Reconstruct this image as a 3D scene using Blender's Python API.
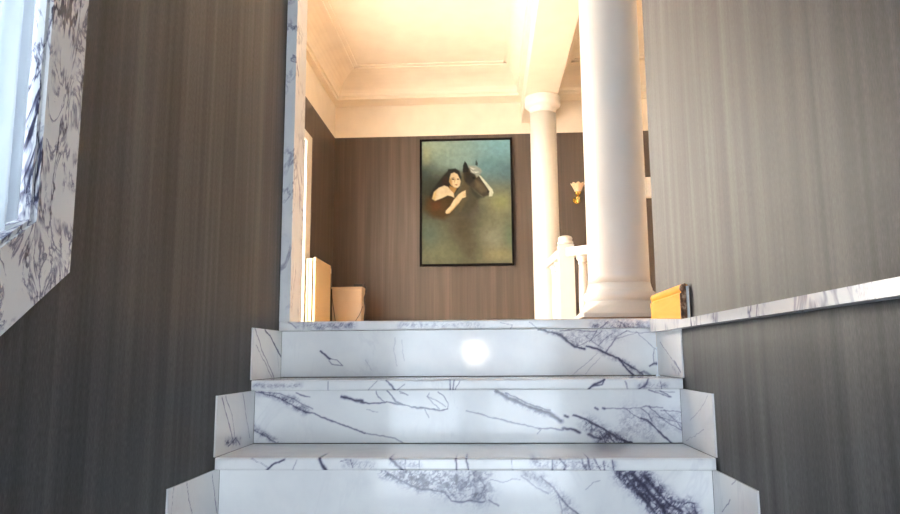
import bpy, bmesh, math, random
import numpy as np
from mathutils import Matrix, Vector

for _o in list(bpy.data.objects):
    bpy.data.objects.remove(_o, do_unlink=True)
scene = bpy.context.scene
COL = scene.collection

# ------------------------------------------------------------------ camera
PITCH, YAW, ROLL, EYE = 0.1424, 0.0529, -0.0070, -0.1172
cam_data = bpy.data.cameras.new('camera')
cam_data.sensor_fit = 'HORIZONTAL'
cam_data.sensor_width = 36.0
cam_data.lens = 36.0 * 700.0 / 900.0
cam_data.clip_start = 0.02
cam_data.clip_end = 200.0
cam = bpy.data.objects.new('camera', cam_data)
COL.objects.link(cam)
_fw = Vector((-math.sin(YAW) * math.cos(PITCH), math.cos(YAW) * math.cos(PITCH), math.sin(PITCH)))
_r = Vector((math.cos(YAW), math.sin(YAW), 0.0))
_u = _r.cross(_fw)
_r2 = _r * math.cos(ROLL) + _u * math.sin(ROLL)
_u2 = _u * math.cos(ROLL) - _r * math.sin(ROLL)
_m = Matrix((_r2, _u2, -_fw)).transposed().to_4x4()
_m.translation = (0.0, 0.0, EYE)
cam.matrix_world = _m
scene.camera = cam

# ------------------------------------------------------------------ world, daylight, exposure
world = bpy.data.worlds.new('sky')
scene.world = world
world.use_nodes = True
bg = world.node_tree.nodes['Background']
bg.inputs['Color'].default_value = (0.72, 0.86, 1.0, 1.0)
bg.inputs['Strength'].default_value = 1.0

def area(name, loc, rot, sx, sy, power, color):
    d = bpy.data.lights.new(name, 'AREA')
    d.shape = 'RECTANGLE'
    d.size = sx
    d.size_y = sy
    d.energy = power
    d.color = color
    o = bpy.data.objects.new(name, d)
    COL.objects.link(o)
    o.location = loc
    o.rotation_euler = rot
    return o

PI = math.pi
# daylight outside the hall window (to the left of the hall), the entrance door (behind) and the stair window (left)
area('hall_daylight', (-2.05, 4.25, 1.05), (0, -PI / 2, 0), 2.0, 3.3, 740.0, (1.0, 0.89, 0.75))
area('entrance_daylight', (-0.1, -3.0, -0.3), (PI / 2, 0, 0), 3.9, 2.4, 300.0, (0.77, 0.885, 1.0))
area('stair_window_daylight', (-1.15, 0.55, 0.6), (0, -PI / 2, 0), 1.9, 1.0, 48.0, (0.78, 0.89, 1.0))

scene.view_settings.view_transform = 'Standard'
scene.view_settings.look = 'None'
scene.view_settings.gamma = 1.0
scene.view_settings.use_curve_mapping = False
scene.view_settings.exposure = 0.0

# ------------------------------------------------------------------ helpers
def lin(r, g, b):
    def f(c):
        c /= 255.0
        return c / 12.92 if c <= 0.04045 else ((c + 0.055) / 1.055) ** 2.4
    return (f(r), f(g), f(b), 1.0)

class MB:
    """collects vertices (world coordinates) and faces of ONE mesh"""
    def __init__(self):
        self.v, self.f, self.s = [], [], []
    def add(self, verts, faces, smooth=False):
        b = len(self.v)
        self.v += [tuple(map(float, p)) for p in verts]
        self.f += [tuple(b + i for i in q) for q in faces]
        self.s += [smooth] * len(faces)
        return self
    def box(self, a, b, c=0.0):
        """axis aligned box with an optional chamfer on every edge"""
        x0, y0, z0 = a
        x1, y1, z1 = b
        if c <= 0:
            v = [(x, y, z) for z in (z0, z1) for y in (y0, y1) for x in (x0, x1)]
            return self.add(v, [(0, 2, 3, 1), (4, 5, 7, 6), (0, 1, 5, 4), (1, 3, 7, 5), (3, 2, 6, 7), (2, 0, 4, 6)])
        bm = bmesh.new()
        bmesh.ops.create_cube(bm, size=1.0)
        for q in bm.verts:
            q.co = Vector(((x0 + x1) / 2 + q.co.x * (x1 - x0), (y0 + y1) / 2 + q.co.y * (y1 - y0), (z0 + z1) / 2 + q.co.z * (z1 - z0)))
        bmesh.ops.bevel(bm, geom=list(bm.edges), offset=c, segments=2, profile=0.5, affect='EDGES')
        bm.verts.index_update()
        self.add([q.co[:] for q in bm.verts], [[q.index for q in f.verts] for f in bm.faces])
        bm.free()
        return self
    def prism(self, pts, axis, a, b, smooth=False):
        """closed 2-D outline swept along an axis. axis x: pts=(y,z); y: pts=(x,z); z: pts=(x,y)"""
        def P(p, t):
            return {'x': (t, p[0], p[1]), 'y': (p[0], t, p[1]), 'z': (p[0], p[1], t)}[axis]
        n = len(pts)
        self.add([P(p, a) for p in pts] + [P(p, b) for p in pts], [(i, (i + 1) % n, n + (i + 1) % n, n + i) for i in range(n)], smooth)
        self.add([P(p, a) for p in pts], [tuple(range(n))])
        self.add([P(p, b) for p in pts], [tuple(range(n))])
        return self
    def lathe(self, prof, c, n=32, smooth=True):
        """(radius, z) profile turned about a vertical axis through c"""
        m = len(prof)
        v = [(c[0] + r * math.cos(2 * PI * i / n), c[1] + r * math.sin(2 * PI * i / n), c[2] + z) for r, z in prof for i in range(n)]
        f = [(k * n + i, k * n + (i + 1) % n, (k + 1) * n + (i + 1) % n, (k + 1) * n + i) for k in range(m - 1) for i in range(n)]
        self.add(v, f, smooth)
        self.add(v[:n], [tuple(range(n))])
        self.add(v[-n:], [tuple(range(n))])
        return self
    def tube(self, path, r, n=10):
        path = [Vector(p) for p in path]
        v, f = [], []
        for i, p in enumerate(path):
            t = (path[min(i + 1, len(path) - 1)] - path[max(i - 1, 0)]).normalized()
            a = t.cross(Vector((0.31, 0.22, 0.92))).normalized()
            b = t.cross(a)
            rr = r[i] if isinstance(r, (list, tuple)) else r
            v += [p + (a * math.cos(2 * PI * k / n) + b * math.sin(2 * PI * k / n)) * rr for k in range(n)]
        for i in range(len(path) - 1):
            f += [(i * n + k, i * n + (k + 1) % n, (i + 1) * n + (k + 1) % n, (i + 1) * n + k) for k in range(n)]
        self.add(v, f, True)
        self.add(v[:n], [tuple(range(n))])
        self.add(v[-n:], [tuple(range(n))])
        return self
    def mesh(self, name, mat, off=(0, 0, 0), attrs=None):
        me = bpy.data.meshes.new(name)
        me.from_pydata([(x - off[0], y - off[1], z - off[2]) for x, y, z in self.v], [], self.f)
        me.polygons.foreach_set('use_smooth', self.s)
        for k, arr in (attrs or {}).items():
            arr = np.asarray(arr, np.float32)
            if arr.ndim == 1:
                me.attributes.new(k, 'FLOAT', 'POINT').data.foreach_set('value', arr)
            else:
                me.attributes.new(k, 'FLOAT_COLOR', 'POINT').data.foreach_set('color', arr.ravel())
        me.materials.append(mat)
        if len(self.f) < 20000:
            bm = bmesh.new()
            bm.from_mesh(me)
            if not attrs:
                bmesh.ops.remove_doubles(bm, verts=bm.verts, dist=1e-6)
            bmesh.ops.recalc_face_normals(bm, faces=bm.faces)
            bm.to_mesh(me)
            bm.free()
        me.update()
        return me

def org(o):
    p = Vector((0, 0, 0))
    while o is not None:
        p += o.location
        o = o.parent
    return p

def obj(name, mb, mat, parent=None, base=None, attrs=None, **props):
    loc = Vector(base) if base else Vector((0, 0, 0))
    off = (org(parent) if parent else Vector((0, 0, 0))) + loc
    o = bpy.data.objects.new(name, mb.mesh(name, mat, off, attrs))
    COL.objects.link(o)
    o.location = loc
    o.parent = parent
    for k, v in props.items():
        o[k] = v
    return o

def thing(name, base, label, category, group=None, **props):
    o = bpy.data.objects.new(name, None)
    COL.objects.link(o)
    o.location = base
    o['label'] = label
    o['category'] = category
    if group:
        o['group'] = group
    for k, v in props.items():
        o[k] = v
    return o

def struct(name, mb, mat, label=None, category=None, **props):
    o = obj(name, mb, mat, None, kind='structure', **props)
    if label:
        o['label'] = label
    if category:
        o['category'] = category
    return o

def struct_root(name, base, label, category):
    return thing(name, base, label, category, kind='structure')

def copy_tree(o, parent=None):
    c = o.copy()
    COL.objects.link(c)
    c.parent = parent
    for ch in [k for k in bpy.data.objects if k.parent == o]:
        copy_tree(ch, c)
    return c

# ------------------------------------------------------------------ materials
def new_mat(name):
    m = bpy.data.materials.new(name)
    m.use_nodes = True
    nt = m.node_tree
    return m, nt, nt.nodes['Principled BSDF']

def N(nt, kind, **kw):
    n = nt.nodes.new(kind)
    for k, v in kw.items():
        if k in n.inputs.keys():
            n.inputs[k].default_value = v
        else:
            setattr(n, k, v)
    return n

def math_node(nt, op, a, b=None, clamp=False):
    n = nt.nodes.new('ShaderNodeMath')
    n.operation = op
    n.use_clamp = clamp
    for i, q in enumerate((a, b)):
        if q is None:
            continue
        if isinstance(q, (int, float)):
            n.inputs[i].default_value = q
        else:
            nt.links.new(q, n.inputs[i])
    return n.outputs[0]

def ramp(nt, fac, stops):
    n = nt.nodes.new('ShaderNodeValToRGB')
    e = n.color_ramp.elements
    while len(e) < len(stops):
        e.new(0.5)
    for q, (p, c) in zip(e, stops):
        q.position = p
        q.color = c
    nt.links.new(fac, n.inputs[0])
    return n.outputs[0]

def coords(nt, kind='Object', scale=(1, 1, 1), loc=(0, 0, 0), rot=(0, 0, 0)):
    tc = nt.nodes.new('ShaderNodeTexCoord')
    mp = nt.nodes.new('ShaderNodeMapping')
    mp.inputs['Scale'].default_value = scale
    mp.inputs['Location'].default_value = loc
    mp.inputs['Rotation'].default_value = rot
    nt.links.new(tc.outputs[kind], mp.inputs[0])
    return mp.outputs[0]

def noise(nt, vec, scale, detail=3.0, rough=0.5, dist=0.0):
    n = N(nt, 'ShaderNodeTexNoise')
    n.inputs['Scale'].default_value = scale
    n.inputs['Detail'].default_value = detail
    n.inputs['Roughness'].default_value = rough
    n.inputs['Distortion'].default_value = dist
    nt.links.new(vec, n.inputs['Vector'])
    return n.outputs[0]

def bump(nt, bsdf, height, strength, distance):
    b = nt.nodes.new('ShaderNodeBump')
    b.inputs['Strength'].default_value = strength
    b.inputs['Distance'].default_value = distance
    nt.links.new(height, b.inputs['Height'])
    nt.links.new(b.outputs[0], bsdf.inputs['Normal'])

def paint(name, col, rough=0.5, var=0.04, spec=0.5, bump_s=0.05):
    m, nt, b = new_mat(name)
    v = coords(nt)
    f = noise(nt, v, 6.0, 4.0)
    lo = tuple(c * (1 - var) for c in col[:3]) + (1,)
    hi = tuple(min(1, c * (1 + var)) for c in col[:3]) + (1,)
    nt.links.new(ramp(nt, f, [(0.3, lo), (0.7, hi)]), b.inputs['Base Color'])
    b.inputs['Roughness'].default_value = rough
    b.inputs['Specular IOR Level'].default_value = spec
    if bump_s:
        bump(nt, b, noise(nt, v, 120.0, 2.0), bump_s, 0.002)
    return m

def metal(name, col, rough):
    m, nt, b = new_mat(name)
    b.inputs['Metallic'].default_value = 1.0
    f = noise(nt, coords(nt), 40.0)
    nt.links.new(ramp(nt, f, [(0.3, tuple(c * 0.8 for c in col[:3]) + (1,)), (0.7, col)]), b.inputs['Base Color'])
    b.inputs['Roughness'].default_value = rough
    return m

def marble(name, amount, rough, scale=2.2, rot=(0.3, 0.5, 0.9), cover=0.0):
    """polished white marble with violet grey veins; drawn veins come in as the attribute vein"""
    m, nt, b = new_mat(name)
    v = coords(nt, rot=rot)
    def veins(sc, width, dist, seed):
        vv = coords(nt, rot=rot, loc=(seed, seed * 1.7, seed * 0.3), scale=(1.0, 1.0, 0.45))
        f = noise(nt, vv, sc, 6.0, 0.6, dist)
        d = math_node(nt, 'ABSOLUTE', math_node(nt, 'SUBTRACT', f, 0.5))
        return math_node(nt, 'SUBTRACT', 1.0, math_node(nt, 'DIVIDE', d, width, True), True)
    mask = ramp(nt, noise(nt, v, scale * 1.3, 3.0), [(0.46 - cover, (0, 0, 0, 1)), (0.62 - cover, (1, 1, 1, 1))])
    mask2 = ramp(nt, noise(nt, v, scale * 2.9, 3.0), [(0.50 - cover, (0, 0, 0, 1)), (0.62 - cover, (1, 1, 1, 1))])
    a = math_node(nt, 'MULTIPLY', veins(scale, 0.014, 0.9, 3.1), mask)
    c = math_node(nt, 'MULTIPLY', veins(scale * 3.2, 0.05, 1.6, 7.7), mask2)
    proc = math_node(nt, 'MULTIPLY', math_node(nt, 'ADD', math_node(nt, 'MULTIPLY', a, 0.9), math_node(nt, 'MULTIPLY', c, 0.40)), amount)
    at = N(nt, 'ShaderNodeAttribute')
    at.attribute_name = 'vein'
    tot = math_node(nt, 'ADD', proc, at.outputs['Fac'], True)
    cloud = noise(nt, v, 4.0, 5.0, 0.6)
    white = ramp(nt, cloud, [(0.35, (0.74, 0.745, 0.765, 1)), (0.6, (0.84, 0.84, 0.84, 1))])
    dark = ramp(nt, tot, [(0.0, (1, 1, 1, 1)), (0.3, (0.58, 0.575, 0.66, 1)), (0.65, (0.20, 0.195, 0.285, 1)), (1.0, (0.038, 0.036, 0.075, 1))])
    mx = nt.nodes.new('ShaderNodeMix')
    mx.data_type = 'RGBA'
    mx.blend_type = 'MULTIPLY'
    mx.inputs['Factor'].default_value = 1.0
    nt.links.new(white, mx.inputs['A'])
    nt.links.new(dark, mx.inputs['B'])
    nt.links.new(mx.outputs['Result'], b.inputs['Base Color'])
    b.inputs['Roughness'].default_value = rough
    b.inputs['Specular IOR Level'].default_value = 0.6
    bump(nt, b, noise(nt, v, 9.0, 2.0), 0.03, 0.01)
    return m

def wallpaper(name, lo, mid, hi, spec):
    """dark taupe wallpaper with soft vertical streaks and a fine woven grain"""
    m, nt, b = new_mat(name)
    tc = nt.nodes.new('ShaderNodeTexCoord')
    sp = nt.nodes.new('ShaderNodeSeparateXYZ')
    nt.links.new(tc.outputs['Object'], sp.inputs[0])
    along = math_node(nt, 'ADD', sp.outputs[0], sp.outputs[1])
    def streak(k, kz, det):
        cb = nt.nodes.new('ShaderNodeCombineXYZ')
        nt.links.new(math_node(nt, 'MULTIPLY', along, k), cb.inputs[0])
        nt.links.new(math_node(nt, 'MULTIPLY', sp.outputs[2], kz), cb.inputs[1])
        return noise(nt, cb.outputs[0], 1.0, det, 0.55)
    s1, s2, g = streak(14.0, 0.45, 2.0), streak(60.0, 1.3, 2.0), streak(420.0, 90.0, 2.0)
    f = math_node(nt, 'ADD', math_node(nt, 'MULTIPLY', s1, 0.46), math_node(nt, 'ADD', math_node(nt, 'MULTIPLY', s2, 0.24), math_node(nt, 'MULTIPLY', g, 0.30)))
    nt.links.new(ramp(nt, f, [(0.36, lo), (0.50, mid), (0.64, hi)]), b.inputs['Base Color'])
    rr = nt.nodes.new('ShaderNodeMapRange')
    rr.inputs[3].default_value = 0.56
    rr.inputs[4].default_value = 0.46
    nt.links.new(f, rr.inputs[0])
    nt.links.new(rr.outputs[0], b.inputs['Roughness'])
    b.inputs['Specular IOR Level'].default_value = spec
    bump(nt, b, g, 0.12, 0.001)
    return m

M_WALL = wallpaper('taupe_wallpaper', (0.024, 0.0242, 0.0255, 1), (0.056, 0.0558, 0.0578, 1), (0.102, 0.1015, 0.103, 1), 0.26)
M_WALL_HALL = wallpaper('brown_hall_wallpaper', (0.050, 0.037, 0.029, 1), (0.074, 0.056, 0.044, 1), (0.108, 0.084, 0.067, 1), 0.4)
M_MARBLE = marble('stair_marble', 0.07, 0.10)
M_MARBLE_V = marble('veined_marble', 1.0, 0.14, 3.0, (0.5, 0.2, 0.4))
M_MARBLE_F = marble('violet_marble', 1.9, 0.16, 6.0, (0.9, 0.4, 0.2), 0.09)
M_CEIL = paint('ceiling_paint', (0.86, 0.78, 0.66, 1), 0.6)
M_WHITE = paint('white_gloss_paint', (0.86, 0.84, 0.80, 1), 0.28, 0.02)
M_COOLW = paint('white_window_paint', (0.84, 0.86, 0.88, 1), 0.35, 0.02)
M_CREAM = paint('cream_enamel', (0.62, 0.48, 0.28, 1), 0.35, 0.03)
M_CARD = paint('beige_laminate', (0.46, 0.37, 0.27, 1), 0.5, 0.05)
M_BLACK = paint('black_plastic', (0.015, 0.014, 0.014, 1), 0.4, 0.1)
M_FRAME = paint('black_frame_wood', (0.005, 0.004, 0.004, 1), 0.6, 0.2, 0.08)
M_BROWN = paint('brown_wood_strip', (0.20, 0.10, 0.035, 1), 0.5, 0.15)
M_GOLD = metal('polished_brass', (0.86, 0.62, 0.20, 1), 0.22)
M_CHROME = metal('chrome', (0.8, 0.8, 0.8, 1), 0.15)
M_GROUT = paint('dark_grout', (0.06, 0.055, 0.05, 1), 0.9)
M_PLASTER = paint('stairwell_plaster', (0.78, 0.78, 0.77, 1), 0.7)

def wood(name, a, b_, rough):
    m, nt, b = new_mat(name)
    v = coords(nt, scale=(14.0, 1.2, 14.0))
    f = noise(nt, v, 2.0, 5.0, 0.6, 0.8)
    nt.links.new(ramp(nt, f, [(0.3, a), (0.7, b_)]), b.inputs['Base Color'])
    b.inputs['Roughness'].default_value = rough
    return m
M_AMBER = wood('varnished_amber_wood', (0.78, 0.33, 0.035, 1), (0.90, 0.45, 0.07, 1), 0.25)
M_FLOORW = wood('honey_parquet', (0.52, 0.27, 0.10, 1), (0.66, 0.38, 0.16, 1), 0.3)

def cut_end():
    m, nt, b = new_mat('rough_cut_wood_end')
    f = noise(nt, coords(nt, scale=(1.6, 1, 1)), 60.0, 5.0, 0.7)
    nt.links.new(ramp(nt, f, [(0.36, (0.04, 0.02, 0.010, 1)), (0.52, (0.20, 0.09, 0.04, 1)), (0.68, (0.55, 0.42, 0.30, 1))]), b.inputs['Base Color'])
    b.inputs['Roughness'].default_value = 0.8
    return m
M_CUT = cut_end()

def glass():
    m, nt, b = new_mat('clear_glass')
    b.inputs['Transmission Weight'].default_value = 1.0
    b.inputs['Roughness'].default_value = 0.0
    b.inputs['IOR'].default_value = 1.02
    return m
M_GLASS = glass()

def sheer():
    m, nt, b = new_mat('sheer_white_curtain')
    t = nt.nodes.new('ShaderNodeBsdfTranslucent')
    t.inputs['Color'].default_value = (0.86, 0.90, 0.94, 1)
    b.inputs['Base Color'].default_value = (0.86, 0.88, 0.9, 1)
    b.inputs['Roughness'].default_value = 0.8
    w = noise(nt, coords(nt), 300.0, 1.0)
    mx = nt.nodes.new('ShaderNodeMixShader')
    nt.links.new(math_node(nt, 'ADD', math_node(nt, 'MULTIPLY', w, 0.2), 0.4), mx.inputs[0])
    nt.links.new(b.outputs[0], mx.inputs[1])
    nt.links.new(t.outputs[0], mx.inputs[2])
    nt.links.new(mx.outputs[0], nt.nodes['Material Output'].inputs['Surface'])
    return m
M_SHEER = sheer()

def emit(name, col, s):
    m, nt, b = new_mat(name)
    b.inputs['Emission Color'].default_value = col
    b.inputs['Emission Strength'].default_value = s
    return m
M_GLINT = emit('glint_lamp_glow', (1.0, 0.97, 0.92, 1), 320.0)  # glow of the added lamp that makes the riser glint

def frosted():
    m, nt, b = new_mat('frosted_tulip_glass')
    f = noise(nt, coords(nt), 50.0)
    nt.links.new(ramp(nt, f, [(0.3, (0.84, 0.66, 0.44, 1)), (0.7, (0.93, 0.80, 0.60, 1))]), b.inputs['Base Color'])
    b.inputs['Roughness'].default_value = 0.4
    b.inputs['Subsurface Weight'].default_value = 0.3
    b.inputs['Subsurface Radius'].default_value = (0.02, 0.015, 0.01)
    return m
M_TULIP = frosted()

def canvas_mat():
    m, nt, b = new_mat('oil_on_canvas')
    at = N(nt, 'ShaderNodeAttribute')
    at.attribute_name = 'print'
    nt.links.new(at.outputs['Color'], b.inputs['Base Color'])
    b.inputs['Roughness'].default_value = 0.6
    b.inputs['Specular IOR Level'].default_value = 0.12
    bump(nt, b, noise(nt, coords(nt), 250.0, 2.0), 0.08, 0.001)
    return m
M_CANVAS = canvas_mat()

# ------------------------------------------------------------------ measures (metres; z = 0 is the upper landing)
L, R = -0.669, 0.531              # inner faces of the stair skirting
WL, WR = L - 0.005, R + 0.005     # wallpapered faces of the stairwell walls
D1, T, H, NOSE, TH = 2.2549, 0.2480, 0.1778, 0.0336, 0.0296
NSTEP = 8
FLOOR_Z = -NSTEP * H
BACK, HL, HR, HZ = 7.0, -1.567, 2.4, 2.70     # hall
WPZ = 2.162                        # top of the wallpaper in the hall
SOFFIT = 2.272
OPEN0, OPEN1 = 2.72, 5.82           # hall window along its wall

# ------------------------------------------------------------------ the room shell
# stairwell left wall with the opening of the sloping window (outline follows the flight)
def slope_in(y): return 0.086 + (y - 0.985) * 0.717
WY0, WY1, WTOP = 0.10, 0.985, 1.60
ZT = 1.95
w = MB()
w.prism([(WY1, FLOOR_Z), (2.364, FLOOR_Z), (2.364, ZT), (WY1, ZT)], 'x', WL - 0.13, WL)
w.prism([(WY0, FLOOR_Z), (WY1, FLOOR_Z), (WY1, slope_in(WY1)), (WY0, slope_in(WY0))], 'x', WL - 0.13, WL)
w.prism([(WY0, WTOP), (WY1, WTOP), (WY1, ZT), (WY0, ZT)], 'x', WL - 0.13, WL)
w.prism([(-0.5, FLOOR_Z), (WY0, FLOOR_Z), (WY0, ZT), (-0.5, ZT)], 'x', WL - 0.13, WL)
struct('wall_left', w, M_WALL, 'dark taupe striped wallpaper wall left of the marble stairs', 'wall')
struct('wall_right', MB().box((WR, -0.5, FLOOR_Z), (WR + 0.13, 2.25, ZT)), M_WALL,
       'taupe striped wallpaper wall right of the stairs, crossed by a marble rail', 'wall')
struct('ceiling_stairwell', MB().box((-2.1, -2.6, ZT), (2.1, 2.25, ZT + 0.1)), M_PLASTER, 'white plaster ceiling above the stairs', 'ceiling')
struct('floor_entrance', MB().box((-2.1, -2.6, FLOOR_Z - 0.1), (2.1, 0.75, FLOOR_Z)), M_MARBLE, 'pale marble floor at the foot of the stairs', 'floor')
# entrance lobby behind the viewpoint
struct('wall_lobby_left', MB().box((-2.1, -2.6, FLOOR_Z), (-2.0, -0.4, ZT)).box((-2.0, -0.5, FLOOR_Z), (WL - 0.13, -0.4, ZT)), M_WALL,
       'taupe wallpaper wall on the left of the entrance lobby', 'wall')
struct('wall_lobby_right', MB().box((2.0, -2.6, FLOOR_Z), (2.1, -0.4, ZT)).box((WR + 0.13, -0.5, FLOOR_Z), (2.0, -0.4, ZT)), M_WALL,
       'taupe wallpaper wall on the right of the entrance lobby', 'wall')
DX0, DX1, DZ1 = -1.85, 1.60, 0.75
struct('wall_entrance', MB().box((-2.1, -2.72, FLOOR_Z), (DX0, -2.6, ZT)).box((DX1, -2.72, FLOOR_Z), (2.1, -2.6, ZT)).box((DX0, -2.72, DZ1), (DX1, -2.6, ZT)),
       M_PLASTER, 'white wall around the glazed entrance door', 'wall')
dr = struct_root('door_1', (-0.1, -2.66, FLOOR_Z), 'white framed glazed entrance doors behind the viewpoint', 'door')
for x0, x1 in ((DX0, -1.02), (-1.01, -0.155), (-0.105, 0.74), (0.75, DX1)):
    for xa in (x0, x1 - 0.07):
        obj('stile', MB().box((xa, -2.69, FLOOR_Z + 0.005), (xa + 0.07, -2.64, DZ1)), M_COOLW, dr)
    for za, zb in ((FLOOR_Z + 0.005, FLOOR_Z + 0.14), (-0.42, -0.36), (DZ1 - 0.08, DZ1)):
        obj('crossbar', MB().box((x0 + 0.07, -2.688, za), (x1 - 0.07, -2.642, zb)), M_COOLW, dr)
    for za, zb in ((FLOOR_Z + 0.14, -0.42), (-0.36, DZ1 - 0.08)):
        obj('pane', MB().box((x0 + 0.07, -2.668, za), (x1 - 0.07, -2.662, zb)), M_GLASS, dr)
obj('handle', MB().tube([(-0.19, -2.64, -0.5), (-0.19, -2.59, -0.5), (-0.19, -2.59, -0.25), (-0.19, -2.64, -0.25)], 0.01), M_CHROME, dr)
lamp = thing('added_glint_lamp', (-0.13, -2.64, -0.068), 'unseen glowing globe added behind the viewpoint to put a glint on the top riser', 'lamp')  # unseen lamp, added only to reflect as a glint in the marble
obj('bracket', MB().tube([(-0.13, -2.64, -0.068), (-0.13, -2.56, -0.068)], 0.015), M_GOLD, lamp)
obj('globe', MB().lathe([(0.034 * math.sin(a), -0.034 * math.cos(a)) for a in np.linspace(0.02, PI - 0.02, 14)], (-0.13, -2.51, -0.068), 20), M_GLINT, lamp)

# the upper hall
struct('floor', MB().box((HL - 0.2, D1 + 0.022, -0.028), (HR + 0.1, BACK + 0.1, -0.001)), M_FLOORW, 'honey coloured wooden floor of the upper hall', 'floor')
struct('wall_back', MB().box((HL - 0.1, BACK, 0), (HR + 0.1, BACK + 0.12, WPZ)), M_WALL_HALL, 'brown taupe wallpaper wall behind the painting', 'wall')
struct('wall_back_upper', MB().box((HL - 0.1, BACK, WPZ), (HR + 0.1, BACK + 0.12, HZ)), M_CEIL, 'cream painted band above the wallpaper of the far wall', 'wall')
hl = MB()
for y0, y1, z0, z1 in ((2.3, OPEN0, 0, WPZ), (OPEN1, BACK, 0, WPZ), (OPEN0, OPEN1, 0, 0.1), (OPEN0, OPEN1, 1.76, WPZ)):
    hl.box((HL - 0.14, y0, z0), (HL, y1, z1))
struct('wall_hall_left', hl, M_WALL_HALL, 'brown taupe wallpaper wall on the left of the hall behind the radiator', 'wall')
struct('wall_hall_left_upper', MB().box((HL - 0.14, 2.3, WPZ), (HL, BACK, HZ)), M_CEIL, 'cream painted band above the left hall wallpaper', 'wall')
struct('wall_hall_right', MB().box((HR, 2.2, 0), (HR + 0.1, BACK, HZ)), M_CEIL, 'cream painted wall on the far right of the hall', 'wall')  # unseen wall, painted cream to bounce light into the hall
hf = MB().box((HL - 0.14, 2.225, 0), (WL - 0.13, 2.345, HZ)).box((WR + 0.13, 2.13, 0), (HR + 0.1, 2.25, HZ)).box((WL - 0.13, 2.25, ZT), (WR + 0.13, 2.345, HZ))
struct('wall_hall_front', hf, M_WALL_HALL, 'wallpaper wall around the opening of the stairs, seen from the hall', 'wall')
struct('ceiling', MB().box((HL - 0.14, 2.13, HZ), (HR + 0.1, BACK + 0.12, HZ + 0.1)), M_CEIL, 'cream painted ceiling of the upper hall', 'ceiling')

# ceiling beam over the two columns with coved mouldings
BX0, BX1 = 0.377, 0.676
struct('trim_1', MB().box((BX0, 2.345, SOFFIT), (BX1, BACK, HZ)), M_CEIL, 'cream ceiling beam resting on the two columns', 'beam')
def cove(depth, lo, hi, k=8):
    """(distance from the face, z): a small step, a hollow curve and a fillet against the ceiling"""
    p = [(0.0, lo), (0.035, lo), (0.035, lo + 0.022), (0.05, lo + 0.022)]
    for i in range(k + 1):
        a = (PI / 2) * i / k
        p.append((0.05 + (depth - 0.10) * (1 - math.cos(a)), lo + 0.022 + (hi - lo - 0.05) * math.sin(a)))
    p += [(depth - 0.03, hi - 0.028), (depth - 0.03, hi - 0.012), (depth, hi - 0.012), (depth, hi), (0.0, hi)]
    return p
pr = cove(0.19, 2.50, HZ)
struct('trim_2', MB().prism([(BX0 - a, z) for a, z in pr], 'y', 2.36, 6.79), M_CEIL, 'hollow moulding along the left side of the ceiling beam', 'moulding')
struct('trim_3', MB().prism([(BX1 + a, z) for a, z in pr], 'y', 2.36, 6.79), M_CEIL, 'hollow moulding along the right side of the ceiling beam', 'moulding')
def cornice(lo, reach, depth):
    p = [(0.0, lo), (reach, lo), (reach, lo + 0.03), (reach + 0.02, lo + 0.03)]
    for i in range(9):
        a = (PI / 2) * i / 8
        p.append((reach + 0.02 + (depth - reach - 0.06) * (1 - math.cos(a)), lo + 0.03 + (HZ - lo - 0.055) * math.sin(a)))
    return p + [(depth - 0.04, HZ - 0.012), (depth, HZ - 0.012), (depth, HZ), (0.0, HZ)]
bc = cornice(2.50, 0.20, 0.60)
struct('trim_4', MB().prism([(BACK - a, z) for a, z in bc], 'x', HL, BX0), M_CEIL, 'deep cream cornice above the painting wall', 'cornice')
struct('trim_5', MB().prism([(BACK - a, z) for a, z in bc], 'x', BX1, HR), M_CEIL, 'cream cornice on the far wall right of the beam', 'cornice')
lc = cornice(2.50, 0.06, 0.34)
struct('trim_6', MB().prism([(HL + a, z) for a, z in lc], 'y', 2.35, 6.80), M_CEIL, 'cream cornice along the left hall wall', 'cornice')
# hall window in the left wall: white casing, mullions, panes
wn = struct_root('window_2', (HL, (OPEN0 + OPEN1) / 2, 0.1), 'tall bright hall window with wide white casing beside the radiator', 'window')
for y0, y1 in ((OPEN0 - 0.17, OPEN0), (OPEN1, OPEN1 + 0.17)):
    obj('casing', MB().box((HL, y0, 0.0), (HL + 0.022, y1, 1.84), 0.004), M_WHITE, wn)
obj('casing', MB().box((HL, OPEN0, 1.76), (HL + 0.022, OPEN1, 1.84), 0.004), M_WHITE, wn)
obj('window_sill', MB().box((HL, OPEN0, 0.06), (HL + 0.06, OPEN1, 0.1), 0.004), M_WHITE, wn)
for k in range(4):
    y = OPEN0 + (OPEN1 - OPEN0 - 0.06) * k / 3
    obj('mullion', MB().box((HL - 0.10, y, 0.1), (HL - 0.05, y + 0.06, 1.76)), M_WHITE, wn)
for k in range(3):
    y = OPEN0 + (OPEN1 - OPEN0 - 0.06) * k / 3
    obj('pane', MB().box((HL - 0.078, y + 0.06, 0.1), (HL - 0.072, y + (OPEN1 - OPEN0 - 0.06) / 3, 1.76)), M_GLASS, wn)

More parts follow.
